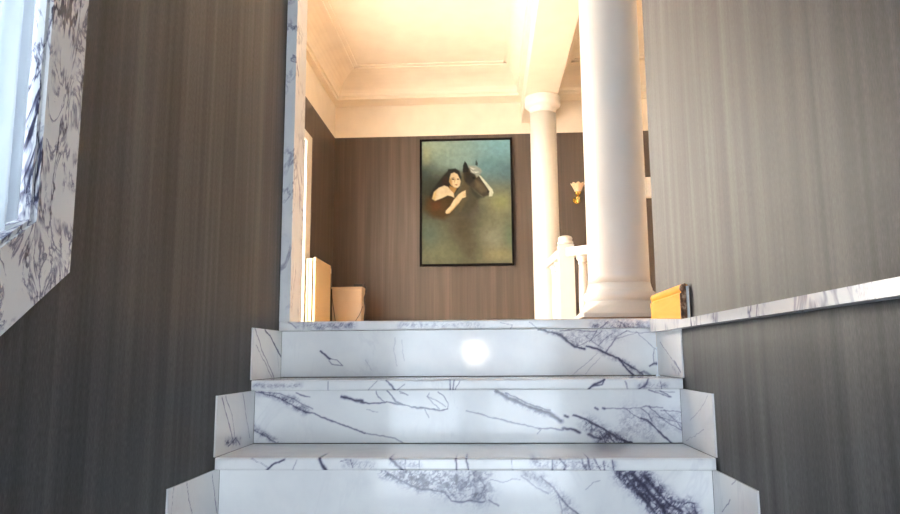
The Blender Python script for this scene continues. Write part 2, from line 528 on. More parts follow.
VEINS = {
 'riser_1': [
  ('l',0.0042,0.85,[(-0.542,-0.094),(-0.525,-0.107),(-0.509,-0.12)]),
  ('l',0.0023,0.6,[(-0.509,-0.12),(-0.486,-0.123),(-0.469,-0.142)]),
  ('l',0.0019,0.5,[(-0.512,-0.126),(-0.499,-0.139),(-0.473,-0.142)]),
  ('l',0.0058,0.95,[(0.16,-0.033),(0.204,-0.04),(0.229,-0.049),(0.248,-0.065),(0.275,-0.087),(0.303,-0.094)]),
  ('b',0.0097,0.8,[(0.185,-0.036),(0.229,-0.046),(0.291,-0.088)]),
  ('l',0.0048,0.9,[(0.31,-0.085),(0.341,-0.094),(0.369,-0.107),(0.409,-0.126),(0.432,-0.151),(0.456,-0.176)]),
  ('l',0.0042,0.8,[(0.409,-0.126),(0.439,-0.145),(0.466,-0.157),(0.484,-0.173)]),
  ('b',0.0129,0.7,[(0.353,-0.097),(0.415,-0.132),(0.475,-0.167)]),
  ('l',0.0023,0.5,[(0.275,-0.087),(0.323,-0.066),(0.362,-0.038)]),
  ('l',0.0023,0.5,[(0.32,-0.072),(0.346,-0.034)]),
  ('l',0.0023,0.55,[(0.369,-0.107),(0.392,-0.076),(0.408,-0.054),(0.437,-0.038)]),
  ('l',0.0023,0.45,[(0.348,-0.085),(0.37,-0.063),(0.396,-0.044)]),
  ('l',0.0023,0.45,[(0.302,-0.047),(0.329,-0.069),(0.363,-0.094)]),
  ('l',0.0029,0.55,[(0.23,-0.037),(0.277,-0.035),(0.343,-0.038)]),
  ('b',0.029,0.55,[(0.276,-0.056),(0.339,-0.06),(0.402,-0.048)]),
  ('l',0.0019,0.4,[(0.392,-0.066),(0.433,-0.054),(0.468,-0.045)]),
  ('l',0.0023,0.4,[(0.437,-0.038),(0.481,-0.045),(0.528,-0.039)]),
  ('l',0.0019,0.4,[(0.468,-0.039),(0.498,-0.07),(0.531,-0.099)]),
  ('l',0.0052,0.75,[(0.507,-0.148),(0.517,-0.142),(0.529,-0.142)]),
  ('l',0.0023,0.5,[(0.522,-0.096),(0.518,-0.117),(0.52,-0.139)]),
  ('l',0.0019,0.3,[(0.263,-0.178),(0.298,-0.147),(0.344,-0.11)]),
  ('l',0.0019,0.25,[(0.304,-0.172),(0.327,-0.147),(0.353,-0.122)]),
  ('l',0.0052,0.5,[(0.475,-0.17),(0.488,-0.164),(0.506,-0.176)]),
  ('l',0.0019,0.22,[(-0.299,-0.054),(-0.302,-0.093),(-0.292,-0.143)]),
  ('l',0.0019,0.2,[(-0.276,-0.061),(-0.269,-0.125)]),
  ('l',0.0016,0.25,[(-0.392,-0.124),(-0.372,-0.159)]),
 ],
 'riser_2': [
  ('b',0.0115,0.75,[(-0.671,-0.209),(-0.619,-0.22),(-0.578,-0.237),(-0.528,-0.265)]),
  ('l',0.0026,0.6,[(-0.666,-0.209),(-0.61,-0.226),(-0.566,-0.246),(-0.528,-0.265)]),
  ('l',0.0023,0.5,[(-0.648,-0.212),(-0.596,-0.217),(-0.552,-0.234),(-0.502,-0.26)]),
  ('l',0.0029,0.6,[(-0.549,-0.215),(-0.52,-0.223),(-0.509,-0.226)]),
  ('b',0.0143,0.6,[(-0.581,-0.229),(-0.537,-0.243),(-0.522,-0.26)]),
  ('l',0.0034,0.7,[(-0.528,-0.265),(-0.485,-0.277),(-0.45,-0.29),(-0.418,-0.302),(-0.384,-0.313),(-0.35,-0.327)]),
  ('l',0.0029,0.45,[(-0.35,-0.327),(-0.307,-0.335),(-0.265,-0.34),(-0.239,-0.354)]),
  ('l',0.0066,0.98,[(-0.417,-0.225),(-0.394,-0.231),(-0.371,-0.237),(-0.359,-0.238)]),
  ('l',0.0029,0.85,[(-0.365,-0.241),(-0.325,-0.244),(-0.291,-0.244)]),
  ('l',0.0029,0.9,[(-0.291,-0.242),(-0.251,-0.249),(-0.217,-0.255),(-0.18,-0.258),(-0.137,-0.264),(-0.115,-0.262)]),
  ('l',0.0023,0.65,[(-0.115,-0.261),(-0.112,-0.247),(-0.126,-0.225),(-0.143,-0.215)]),
  ('l',0.0023,0.5,[(-0.137,-0.261),(-0.16,-0.241),(-0.174,-0.225),(-0.168,-0.216)]),
  ('l',0.002,0.5,[(-0.174,-0.225),(-0.149,-0.236),(-0.12,-0.255)]),
  ('l',0.0034,0.75,[(-0.288,-0.21),(-0.276,-0.224),(-0.262,-0.241),(-0.245,-0.249)]),
  ('l',0.0023,0.6,[(-0.319,-0.213),(-0.313,-0.227),(-0.296,-0.241)]),
  ('l',0.0023,0.55,[(-0.251,-0.211),(-0.228,-0.222),(-0.248,-0.216)]),
  ('l',0.002,0.5,[(-0.18,-0.261),(-0.174,-0.272),(-0.169,-0.283)]),
  ('l',0.0017,0.35,[(-0.347,-0.26),(-0.313,-0.269)]),
  ('b',0.0115,0.7,[(-0.668,-0.312),(-0.635,-0.334),(-0.595,-0.354)]),
  ('l',0.0023,0.6,[(-0.668,-0.318),(-0.627,-0.34),(-0.6,-0.354)]),
  ('l',0.0069,0.9,[(0.018,-0.212),(0.04,-0.223),(0.068,-0.237),(0.115,-0.256)]),
  ('l',0.008,0.98,[(0.115,-0.256),(0.156,-0.27),(0.186,-0.284),(0.2,-0.295)]),
  ('b',0.0115,0.7,[(0.026,-0.215),(0.073,-0.242),(0.156,-0.275)]),
  ('l',0.0029,0.7,[(0.046,-0.217),(0.101,-0.242),(0.17,-0.267)]),
  ('l',0.0029,0.5,[(-0.064,-0.267),(-0.011,-0.278),(0.031,-0.289),(0.086,-0.303),(0.141,-0.316)]),
  ('l',0.0034,0.65,[(0.141,-0.316),(0.174,-0.316),(0.205,-0.318)]),
  ('l',0.0057,0.9,[(0.205,-0.314),(0.224,-0.316),(0.249,-0.326)]),
  ('l',0.002,0.5,[(0.144,-0.319),(0.135,-0.33)]),
  ('l',0.0043,0.95,[(0.211,-0.28),(0.22,-0.282)]),
  ('l',0.0043,0.95,[(0.234,-0.278),(0.261,-0.289),(0.282,-0.3)]),
  ('l',0.0046,0.95,[(0.282,-0.3),(0.307,-0.311),(0.339,-0.33),(0.366,-0.346),(0.393,-0.354)]),
  ('l',0.0057,0.8,[(0.273,-0.33),(0.289,-0.338),(0.306,-0.341)]),
  ('b',0.0258,1.0,[(0.274,-0.303),(0.312,-0.327),(0.365,-0.352)]),
  ('l',0.0023,0.8,[(0.318,-0.317),(0.338,-0.346),(0.349,-0.357)]),
  ('l',0.002,0.7,[(0.306,-0.322),(0.322,-0.354)]),
  ('l',0.002,0.6,[(0.347,-0.325),(0.371,-0.349)]),
  ('b',0.0201,0.7,[(0.305,-0.346),(0.373,-0.354)]),
  ('l',0.0046,0.75,[(0.295,-0.257),(0.303,-0.261)]),
  ('l',0.0046,0.7,[(0.317,-0.26),(0.322,-0.261)]),
  ('l',0.0026,0.5,[(0.322,-0.261),(0.377,-0.26),(0.432,-0.257),(0.479,-0.26)]),
  ('l',0.004,0.92,[(0.42,-0.287),(0.439,-0.292),(0.457,-0.314),(0.475,-0.333),(0.501,-0.354)]),
  ('l',0.0023,0.6,[(0.38,-0.26),(0.401,-0.279),(0.423,-0.29),(0.444,-0.298)]),
  ('l',0.0023,0.6,[(0.419,-0.26),(0.44,-0.276),(0.45,-0.295)]),
  ('l',0.002,0.6,[(0.441,-0.257),(0.467,-0.279),(0.493,-0.301),(0.533,-0.32)]),
  ('l',0.002,0.55,[(0.473,-0.268),(0.506,-0.268),(0.538,-0.276)]),
  ('l',0.0017,0.5,[(0.459,-0.282),(0.499,-0.293),(0.536,-0.303)]),
  ('l',0.002,0.6,[(0.481,-0.266),(0.512,-0.293),(0.535,-0.32)]),
  ('b',0.0344,0.5,[(0.39,-0.276),(0.458,-0.293),(0.526,-0.298)]),
  ('b',0.0258,0.35,[(0.375,-0.306),(0.442,-0.336)]),
  ('l',0.0026,0.6,[(0.443,-0.211),(0.47,-0.219),(0.502,-0.23)]),
  ('l',0.0026,0.65,[(0.475,-0.214),(0.494,-0.222),(0.507,-0.23)]),
  ('l',0.002,0.4,[(0.462,-0.214),(0.516,-0.217)]),
 ],
 'riser_3': [
  ('b',0.0151,1.0,[(-0.259,-0.396),(-0.207,-0.41),(-0.165,-0.429)]),
  ('b',0.0327,1.0,[(-0.207,-0.398),(-0.146,-0.415),(-0.085,-0.429)]),
  ('b',0.0377,1.0,[(-0.121,-0.408),(-0.073,-0.422),(-0.024,-0.44)]),
  ('l',0.0035,0.8,[(-0.249,-0.396),(-0.209,-0.417),(-0.17,-0.434),(-0.141,-0.436)]),
  ('l',0.003,0.7,[(-0.141,-0.436),(-0.109,-0.443),(-0.092,-0.464),(-0.054,-0.459),(-0.015,-0.463)]),
  ('l',0.0025,0.6,[(-0.029,-0.408),(-0.01,-0.426),(-0.025,-0.454)]),
  ('b',0.0201,0.7,[(-0.048,-0.403),(-0.009,-0.403)]),
  ('b',0.0201,0.55,[(0.09,-0.398),(0.14,-0.421),(0.172,-0.458),(0.195,-0.49),(0.213,-0.527)]),
  ('l',0.003,0.6,[(0.121,-0.405),(0.151,-0.43),(0.177,-0.465),(0.209,-0.49),(0.236,-0.527)]),
  ('l',0.0025,0.4,[(0.078,-0.403),(0.111,-0.431),(0.139,-0.444)]),
  ('l',0.002,0.35,[(0.163,-0.447),(0.167,-0.47),(0.171,-0.493)]),
  ('b',0.0327,1.25,[(0.336,-0.395),(0.37,-0.428),(0.404,-0.457),(0.421,-0.489),(0.436,-0.526)]),
  ('b',0.0226,1.3,[(0.317,-0.398),(0.358,-0.434),(0.392,-0.476),(0.401,-0.514)]),
  ('b',0.0176,1.1,[(0.372,-0.397),(0.405,-0.439),(0.445,-0.48),(0.472,-0.503)]),
  ('l',0.0088,0.95,[(0.341,-0.397),(0.364,-0.421),(0.386,-0.448),(0.408,-0.473),(0.421,-0.503)]),
  ('l',0.006,0.8,[(0.326,-0.402),(0.358,-0.444),(0.391,-0.485)]),
  ('l',0.005,0.85,[(0.369,-0.402),(0.396,-0.434),(0.423,-0.466),(0.454,-0.485)]),
  ('b',0.0176,0.8,[(0.451,-0.469),(0.474,-0.464),(0.487,-0.484)]),
  ('l',0.0025,0.7,[(0.453,-0.471),(0.47,-0.462),(0.484,-0.466),(0.489,-0.489)]),
  ('l',0.002,0.5,[(0.46,-0.471),(0.473,-0.489)]),
  ('l',0.002,0.4,[(0.0,-0.412),(0.032,-0.417),(0.053,-0.41),(0.075,-0.412)]),
  ('l',0.003,0.55,[(-0.005,-0.461),(0.009,-0.468),(0.021,-0.473)]),
  ('l',0.0015,0.3,[(0.23,-0.435),(0.25,-0.416),(0.264,-0.412)]),
 ],
 'nose_1': [
  ('b',0.0159,0.7,[(-0.6,-0.011),(-0.503,-0.015),(-0.432,-0.013)]),
  ('b',0.0127,0.5,[(-0.278,-0.017),(-0.151,-0.015),(-0.024,-0.02)]),
  ('l',0.0025,0.5,[(-0.64,-0.001),(-0.613,-0.021)]),
  ('l',0.0022,0.4,[(0.039,-0.008),(0.077,-0.018),(0.067,-0.033)]),
  ('l',0.0022,0.5,[(0.133,-0.009),(0.158,-0.031)]),
  ('b',0.019,0.8,[(0.335,-0.023),(0.428,-0.021),(0.511,-0.025)]),
  ('l',0.0025,0.6,[(0.344,-0.033),(0.376,-0.011)]),
  ('l',0.0025,0.6,[(0.407,-0.008),(0.437,-0.033)]),
 ],
 'nose_2': [
  ('b',0.0085,0.6,[(-0.658,-0.191),(-0.601,-0.194),(-0.529,-0.191)]),
  ('l',0.0017,0.5,[(-0.45,-0.181),(-0.449,-0.208)]),
  ('l',0.002,0.4,[(-0.336,-0.206),(-0.311,-0.181)]),
  ('l',0.0039,0.85,[(-0.286,-0.181),(-0.269,-0.192),(-0.258,-0.209)]),
  ('l',0.0023,0.5,[(-0.258,-0.209),(-0.235,-0.193)]),
  ('l',0.0028,0.85,[(-0.107,-0.182),(-0.107,-0.21)]),
  ('l',0.0028,0.85,[(-0.096,-0.182),(-0.099,-0.21)]),
  ('l',0.0023,0.6,[(-0.079,-0.182),(-0.093,-0.207)]),
  ('l',0.0045,0.9,[(0.273,-0.206),(0.29,-0.192),(0.317,-0.182)]),
  ('l',0.0034,0.8,[(0.289,-0.195),(0.311,-0.193),(0.317,-0.182)]),
  ('l',0.0045,0.7,[(0.408,-0.209),(0.431,-0.193),(0.437,-0.182)]),
  ('l',0.0028,0.6,[(0.377,-0.185),(0.381,-0.209)]),
  ('l',0.0023,0.5,[(0.469,-0.185),(0.473,-0.209)]),
  ('b',0.0113,0.6,[(0.414,-0.198),(0.482,-0.196)]),
 ],
 'nose_3': [
  ('l',0.0032,0.95,[(-0.541,-0.387),(-0.527,-0.37),(-0.498,-0.358)]),
  ('l',0.0017,0.4,[(-0.577,-0.358),(-0.537,-0.377)]),
  ('l',0.0017,0.4,[(-0.478,-0.384),(-0.468,-0.361)]),
  ('l',0.0064,0.98,[(-0.41,-0.358),(-0.404,-0.37),(-0.394,-0.389)]),
  ('l',0.0025,0.6,[(-0.361,-0.365),(-0.336,-0.361),(-0.331,-0.379)]),
  ('b',0.0123,0.5,[(-0.348,-0.37),(-0.283,-0.375)]),
  ('l',0.0054,0.9,[(-0.239,-0.358),(-0.225,-0.37),(-0.215,-0.379),(-0.208,-0.388)]),
  ('b',0.0099,0.7,[(-0.234,-0.368),(-0.167,-0.37)]),
  ('l',0.0022,0.6,[(-0.205,-0.361),(-0.205,-0.386)]),
  ('l',0.002,0.5,[(-0.167,-0.36),(-0.167,-0.384)]),
  ('l',0.003,0.9,[(-0.08,-0.358),(-0.078,-0.386)]),
  ('l',0.003,0.9,[(-0.056,-0.358),(-0.05,-0.386)]),
  ('l',0.003,0.8,[(0.15,-0.36),(0.15,-0.386)]),
  ('l',0.003,0.7,[(0.167,-0.358),(0.181,-0.374),(0.176,-0.386)]),
  ('l',0.0025,0.7,[(0.219,-0.358),(0.227,-0.385)]),
  ('l',0.0025,0.7,[(0.233,-0.356),(0.237,-0.383)]),
  ('l',0.0025,0.7,[(0.247,-0.358),(0.26,-0.383)]),
  ('l',0.0025,0.7,[(0.268,-0.362),(0.269,-0.383)]),
  ('l',0.0025,0.7,[(0.289,-0.36),(0.293,-0.383)]),
  ('b',0.0148,0.7,[(0.108,-0.365),(0.19,-0.372),(0.288,-0.374)]),
  ('l',0.0015,0.4,[(0.053,-0.36),(0.055,-0.386)]),
 ],
 'skirt_left_1': [
  ('l',0.0033,0.6,[(1.991,-0.032),(2.06,-0.092),(2.185,-0.174)]),
  ('l',0.0046,0.95,[(2.082,-0.032),(2.133,-0.048),(2.187,-0.078),(2.254,-0.112)]),
  ('l',0.0027,0.5,[(2.004,-0.078),(2.102,-0.136),(2.165,-0.174)]),
  ('l',0.0021,0.35,[(2.154,-0.06),(2.209,-0.09),(2.237,-0.16)]),
 ],
 'skirt_left_2': [
  ('l',0.0024,0.6,[(1.784,-0.211),(1.832,-0.262),(1.869,-0.343)]),
  ('l',0.003,0.75,[(1.757,-0.214),(1.813,-0.286),(1.854,-0.336)]),
  ('l',0.0024,0.6,[(1.909,-0.212),(1.939,-0.271),(1.979,-0.337)]),
  ('b',0.0108,0.9,[(1.796,-0.326),(1.846,-0.33),(1.898,-0.333)]),
  ('l',0.0027,0.7,[(1.811,-0.338),(1.867,-0.324),(1.899,-0.344)]),
 ],
 'skirt_left_3': [
  ('l',0.0019,0.6,[(1.57,-0.39),(1.584,-0.427),(1.604,-0.461)]),
  ('l',0.0023,0.7,[(1.712,-0.392),(1.728,-0.432),(1.753,-0.488)]),
  ('l',0.0016,0.4,[(1.505,-0.387),(1.499,-0.421),(1.497,-0.451)]),
 ],
 'skirt_right_1': [
  ('l',0.0024,0.5,[(2.211,-0.075),(2.131,-0.106),(2.048,-0.14),(1.989,-0.162)]),
  ('l',0.0037,0.7,[(2.057,-0.132),(2.018,-0.148),(1.989,-0.162)]),
  ('b',0.0122,0.5,[(2.082,-0.146),(2.011,-0.168)]),
 ],
 'skirt_right_2': [
  ('l',0.0019,0.3,[(1.926,-0.286),(1.832,-0.253),(1.759,-0.212)]),
  ('l',0.0016,0.35,[(1.975,-0.343),(1.897,-0.324),(1.808,-0.3)]),
 ],
 'skirt_right_3': [
  ('l',0.0016,0.4,[(1.625,-0.399),(1.583,-0.377),(1.56,-0.382)]),
  ('l',0.0023,0.5,[(1.705,-0.473),(1.667,-0.45),(1.644,-0.435)]),
 ],
}
# ------------------------------------------------------------------ drawn marble veins
rng = np.random.default_rng(7)
def value_noise(u, v, seed):
    g = np.random.default_rng(seed).random((64, 64))
    iu, iv = np.floor(u).astype(int), np.floor(v).astype(int)
    fu, fv = u - iu, v - iv
    fu, fv = fu * fu * (3 - 2 * fu), fv * fv * (3 - 2 * fv)
    a, b = g[iu % 64, iv % 64], g[(iu + 1) % 64, iv % 64]
    c, d = g[iu % 64, (iv + 1) % 64], g[(iu + 1) % 64, (iv + 1) % 64]
    return (a * (1 - fu) + b * fu) * (1 - fv) + (c * (1 - fu) + d * fu) * fv
def fbm(u, v, seed, octs=4):
    t, a = 0.0, 0.5
    for i in range(octs):
        t = t + a * value_noise(u * 2 ** i + 3.7 * i, v * 2 ** i + 9.1 * i, seed + i)
        a *= 0.5
    return t / (1 - 0.5 ** octs)
def vein_field(u, v, veins, seed):
    """darkness 0..1 of the listed veins at the points (u, v)"""
    wu = u + 0.007 * (fbm(u * 30, v * 30, seed) - 0.5) + 0.004 * (fbm(u * 110, v * 110, seed + 5) - 0.5)
    wv = v + 0.007 * (fbm(u * 30 + 40, v * 30, seed + 11) - 0.5) + 0.004 * (fbm(u * 110 + 9, v * 110, seed + 17) - 0.5)
    thick = 0.55 + 0.9 * fbm(u * 45, v * 45, seed + 23)
    ru = (u * 0.75 + v * 0.66) * 95
    rv = (-u * 0.66 + v * 0.75) * 170
    rid = 1 - np.abs(fbm(ru, rv, seed + 31, 3) - 0.5) * 2 / 0.22
    rid = np.clip(rid, 0, 1)
    blot = np.clip((fbm(u * 85, v * 85, seed + 37) - 0.42) * 3.2, 0, 1)
    out = np.zeros_like(u)
    for kind, wd, dk, pts in veins:
        d = np.full_like(u, 9.0)
        for (ax, ay), (bx, by) in zip(pts[:-1], pts[1:]):
            dx, dy = bx - ax, by - ay
            q = np.clip(((wu - ax) * dx + (wv - ay) * dy) / (dx * dx + dy * dy + 1e-12), 0, 1)
            d = np.minimum(d, np.hypot(wu - ax - q * dx, wv - ay - q * dy))
        if kind == 'l':
            s = dk * np.exp(-(d / (wd * 0.62 * thick)) ** 2)
        else:
            s = dk * np.exp(-(d / (wd * 0.8)) ** 2) * (0.12 + 0.50 * rid + 0.50 * blot)
        out = 1 - (1 - out) * (1 - np.clip(s, 0, 1))
    return np.clip(out, 0, 1)

# ------------------------------------------------------------------ the staircase
stairs = thing('staircase', (0.0, D1, FLOOR_Z), 'white marble staircase with dark violet veins between wallpapered walls', 'staircase')
CH = 0.004
def riser(k):
    y = D1 - (k - 1) * T
    z0, z1 = -k * H + 0.0020, -(k - 1) * H - TH - 0.0006
    mb = MB()
    key = 'riser_%d' % k
    attrs = None
    xa, xb = L + 0.001, R - 0.001
    if key in VEINS:
        nx, nz = 640, 80
        xs, zs = np.linspace(xa, xb, nx), np.linspace(z0, z1, nz)
        U, V = np.meshgrid(xs, zs)
        f = vein_field(U.ravel(), V.ravel(), VEINS[key], 100 * k)
        mb.v = [(a, y, b) for b in zs.tolist() for a in xs.tolist()]
        i = (np.arange(nz - 1)[:, None] * nx + np.arange(nx - 1)[None, :]).ravel()
        mb.f = np.stack([i, i + 1, i + nx + 1, i + nx], 1).tolist()
        mb.s = [False] * len(mb.f)
        yb = y + 0.02
        mb.add([(xa, y, z0), (xb, y, z0), (xb, y, z1), (xa, y, z1), (xa, yb, z0), (xb, yb, z0), (xb, yb, z1), (xa, yb, z1)],
               [(4, 7, 6, 5), (0, 4, 5, 1), (1, 5, 6, 2), (2, 6, 7, 3), (3, 7, 4, 0)])
        attrs = {'vein': np.concatenate([f, np.zeros(8)])}
    else:
        mb.box((xa, y, z0), (xb, y + 0.02, z1))
    return obj('riser', mb, M_MARBLE, stairs, attrs=attrs)

def tread(k):
    """slab k (0 is the landing edge) with a rounded nosing"""
    zt = -k * H
    yf = D1 - k * T - NOSE
    yb = D1 + (0.021 if k == 0 else -(k - 1) * T + 0.0)
    r = 0.005
    prof = [(yb, zt - TH), (yf + r, zt - TH)]
    for a in np.linspace(0, PI / 2, 4)[1:]:
        prof.append((yf + r - r * math.sin(a), zt - TH + r - r * math.cos(a)))
    for q in np.linspace(zt - TH + r, zt - r, 9)[1:]:
        prof.append((yf, float(q)))
    for a in np.linspace(0, PI / 2, 4)[1:]:
        prof.append((yf + r - r * math.cos(a), zt - r + r * math.sin(a)))
    for q in np.linspace(yf + r, yb, 8)[1:]:
        prof.append((float(q), zt))
    key = 'nose_%d' % (k + 1)
    nx = 500 if key in VEINS else 2
    xs = np.linspace(L + 0.0008, R - 0.0008, nx)
    m = len(prof)
    mb = MB()
    mb.v = [(float(x), p[0], p[1]) for x in xs for p in prof]
    mb.f = [(i * m + j, i * m + (j + 1) % m, (i + 1) * m + (j + 1) % m, (i + 1) * m + j) for i in range(nx - 1) for j in range(m)]
    mb.f += [tuple(range(m)), tuple((nx - 1) * m + j for j in range(m))]
    mb.s = [False] * len(mb.f)
    attrs = None
    if key in VEINS:
        P = np.array(mb.v)
        f = vein_field(P[:, 0], P[:, 2], VEINS[key], 50 + 100 * k)
        f *= np.clip(1 - (P[:, 1] - yf - 0.012) / 0.08, 0, 1)
        attrs = {'vein': f}
    return obj('tread', mb, M_MARBLE if k in (0, 1, 2) else M_MARBLE_V, stairs, attrs=attrs)

for k in range(0, NSTEP):
    tread(k)
for k in range(1, NSTEP + 1):
    riser(k)
# dark core under the slabs, added to block sky light at the joints
core = [(D1 + 0.02, FLOOR_Z)]
for k in range(NSTEP, 0, -1):
    yk = D1 - (k - 1) * T + 0.0205
    core += [(yk, -k * H - (TH if k < NSTEP else 0.0) - 0.0005), (yk, -(k - 1) * H - TH - 0.0005)]
core = core[1:] + [(D1 + 0.60, -TH - 0.0005), (D1 + 0.60, FLOOR_Z)]
obj('light_block_core', MB().prism(core, 'x', L + 0.002, R - 0.002), M_GROUT, stairs)
SK = 0.1475
for k in range(1, NSTEP + 1):
    y0, y1 = D1 - k * T - NOSE + 0.001, D1 - (k - 1) * T - (0.0 if k > 1 else 0.0)
    z0 = -k * H + 0.001
    z1 = z0 + SK
    for xa, xb in ((WL + 0.0008, L), (R, WR - 0.0008)):
        key = 'skirt_%s_%d' % ('left' if xa < 0 else 'right', k)
        if key not in VEINS:
            obj('skirting_panel', MB().prism([(y0, z0), (y1, z0), (y1, z1), (y0, z1)], 'x', xa, xb), M_MARBLE_V, stairs)
            continue
        xi, xo = (xb, xa) if xa < 0 else (xa, xb)
        ng = 90
        ys, zs = np.linspace(y0, y1, ng), np.linspace(z0, z1, ng)
        U, V = np.meshgrid(ys, zs)
        mb = MB()
        mb.v = [(xi, a, b) for b in zs.tolist() for a in ys.tolist()]
        q = (np.arange(ng - 1)[:, None] * ng + np.arange(ng - 1)[None, :]).ravel()
        q = np.stack([q, q + 1, q + ng + 1, q + ng], 1)
        mb.f = (q if xa < 0 else q[:, ::-1]).tolist()
        mb.s = [False] * len(mb.f)
        mb.add([(x_, a, b) for x_ in (xi, xo) for a, b in ((y0, z0), (y1, z0), (y1, z1), (y0, z1))], [(4, 5, 6, 7), (0, 1, 5, 4), (1, 2, 6, 5), (2, 3, 7, 6), (3, 0, 4, 7)])
        obj('skirting_panel', mb, M_MARBLE, stairs, attrs={'vein': np.concatenate([vein_field(U.ravel(), V.ravel(), VEINS[key], 700 + k), np.zeros(8)])})

# marble rail along the right wall and marble jamb at the end of the left wall
struct('trim_8', MB().prism([(-0.4, -0.0470), (2.220, -0.0440), (2.220, -0.0025), (1.86, -0.0225), (-0.4, -0.0235)], 'x', R - 0.026, WR), M_MARBLE_V, 'narrow white marble rail running along the right stair wall', 'rail')
jm = MB().box((WL, 2.236, 0.0), (L + 0.031, 2.364, ZT), 0.002)
struct('trim_9', jm, M_MARBLE_V, 'veined marble jamb at the upper end of the left stair wall', 'jamb')

# baseboard piece on the right wall at the landing
bb = MB()
fx, bxk = R - 0.021, WR
pts = [(bxk, -0.0230), (fx, -0.0230), (fx, 0.046), (fx + 0.004, 0.049), (fx + 0.004, 0.051)]
for a in np.linspace(-0.9, PI - 0.5, 12):
    pts.append((fx + 0.0125 - 0.0125 * math.cos(a), 0.0605 + 0.0125 * math.sin(a)))
pts += [(bxk - 0.004, 0.064), (bxk, 0.064)]
bb.prism(pts, 'y', 1.885, 2.220)
bb.v = [(x, y, z if z > -0.01 else (-0.0205 if y < 2.0 else -0.002)) for x, y, z in bb.v]   # its foot follows the rail
bo = struct('baseboard_right', bb, M_AMBER, 'short amber varnished wooden baseboard on the landing end of the rail', 'baseboard')
pe = [(x if x > fx else fx, z) for x, z in pts]
obj('cut_end', MB().prism([(min(x, bxk - 0.010), max(z, -0.0205)) for x, z in pe], 'y', 1.879, 1.885), M_CUT, bo, label='rough brown cut end of the baseboard')
obj('plaster_strip', MB().box((bxk - 0.010, 1.874, -0.0205), (bxk - 0.0035, 1.885, 0.066), 0.001), M_PLASTER, bo, label='white strip of plaster behind the cut end')

# ------------------------------------------------------------------ marble framed sloping window in the left wall
w1 = struct_root('window_1', (WL, (WY0 + WY1) / 2, slope_in(WY0)), 'window in the left stair wall with a wide veined marble surround sloping at the foot', 'window')
def slope_out(y): return 0.022 + (y - 1.077) * 0.717
def slab(name, pts, mat=None):
    return obj(name, MB().prism(pts, 'x', WL, L + 0.003), mat or M_MARBLE_F, w1)
slab('surround_jamb', [(0.986, slope_in(0.986)), (1.077, 0.022), (1.077, WTOP), (0.986, WTOP)])
slab('surround_jamb', [(0.0, slope_out(0.0)), (0.099, slope_in(0.099)), (0.099, WTOP), (0.0, WTOP)])
slab('surround_foot', [(0.9855, slope_in(0.9855)), (1.0765, 0.0215), (0.0005, slope_out(0.0005)), (0.0995, slope_in(0.0995))])
slab('surround_head', [(0.0, WTOP + 0.0005), (1.077, WTOP + 0.0005), (1.077, WTOP + 0.1), (0.0, WTOP + 0.1)])
# inner lining, white sash frame and pane
SX0, SX1 = L - 0.060, L - 0.026
obj('lining', MB().box((WL - 0.13, WY1 - 0.008, slope_in(WY1)), (L - 0.002, WY1, WTOP)), M_MARBLE_F, w1)
obj('lining', MB().box((WL - 0.13, WY0, slope_in(WY0)), (L - 0.002, WY0 + 0.008, WTOP)), M_MARBLE_F, w1)
obj('window_sill', MB().prism([(WY0 + 0.008, slope_in(WY0 + 0.008)), (WY1 - 0.008, slope_in(WY1 - 0.008)), (WY1 - 0.008, slope_in(WY1 - 0.008) + 0.008), (WY0 + 0.008, slope_in(WY0 + 0.008) + 0.008)], 'x', WL - 0.13, L - 0.002), M_MARBLE_F, w1)
fr = MB()
for y0, y1 in ((WY0 + 0.008, WY0 + 0.04), (WY1 - 0.036, WY1 - 0.008)):
    obj('sash', MB().prism([(y0, slope_in(y0) + 0.008), (y1, slope_in(y1) + 0.008), (y1, WTOP), (y0, WTOP)], 'x', WL - 0.115, WL - 0.08), M_COOLW, w1)
obj('sash', MB().prism([(WY0 + 0.04, slope_in(WY0 + 0.04) + 0.008), (WY1 - 0.036, slope_in(WY1 - 0.036) + 0.008), (WY1 - 0.036, slope_in(WY1 - 0.036) + 0.05), (WY0 + 0.04, slope_in(WY0 + 0.04) + 0.05)], 'x', WL - 0.115, WL - 0.08), M_COOLW, w1)
obj('pane', MB().prism([(WY0 + 0.04, slope_in(WY0 + 0.04) + 0.05), (WY1 - 0.036, slope_in(WY1 - 0.036) + 0.05), (WY1 - 0.036, WTOP), (WY0 + 0.04, WTOP)], 'x', WL - 0.100, WL - 0.096), M_GLASS, w1)
# pleated sheer curtain hanging in the opening, its hem cut along the slope
cu = MB()
ny = 220
cv, cf = [], []
for side in (0, 1):
    for j in range(13):
        for i in range(ny):
            y = WY0 + 0.012 + (WY1 - WY0 - 0.024) * i / (ny - 1)
            zb = slope_in(y) + 0.012
            z = zb + (WTOP - 0.02 - zb) * j / 12
            ph = y * 2 * PI / 0.031
            x = L - 0.022 + 0.008 * math.sin(ph + 0.5 * math.sin(y * 37)) + 0.003 * math.sin(ph * 0.43 + 1) - 0.0012 * side
            cv.append((x, y, z))
n1 = 13 * ny
for side in (0, 1):
    for j in range(12):
        for i in range(ny - 1):
            a = side * n1 + j * ny + i
            cf.append((a, a + 1, a + ny + 1, a + ny))
cu.add(cv, cf, True)
cur = obj('sheer_curtain', cu, M_SHEER, None, base=(L - 0.022, (WY0 + WY1) / 2, 0.6), label='white pleated sheer curtain inside the marble framed window', category='curtain')

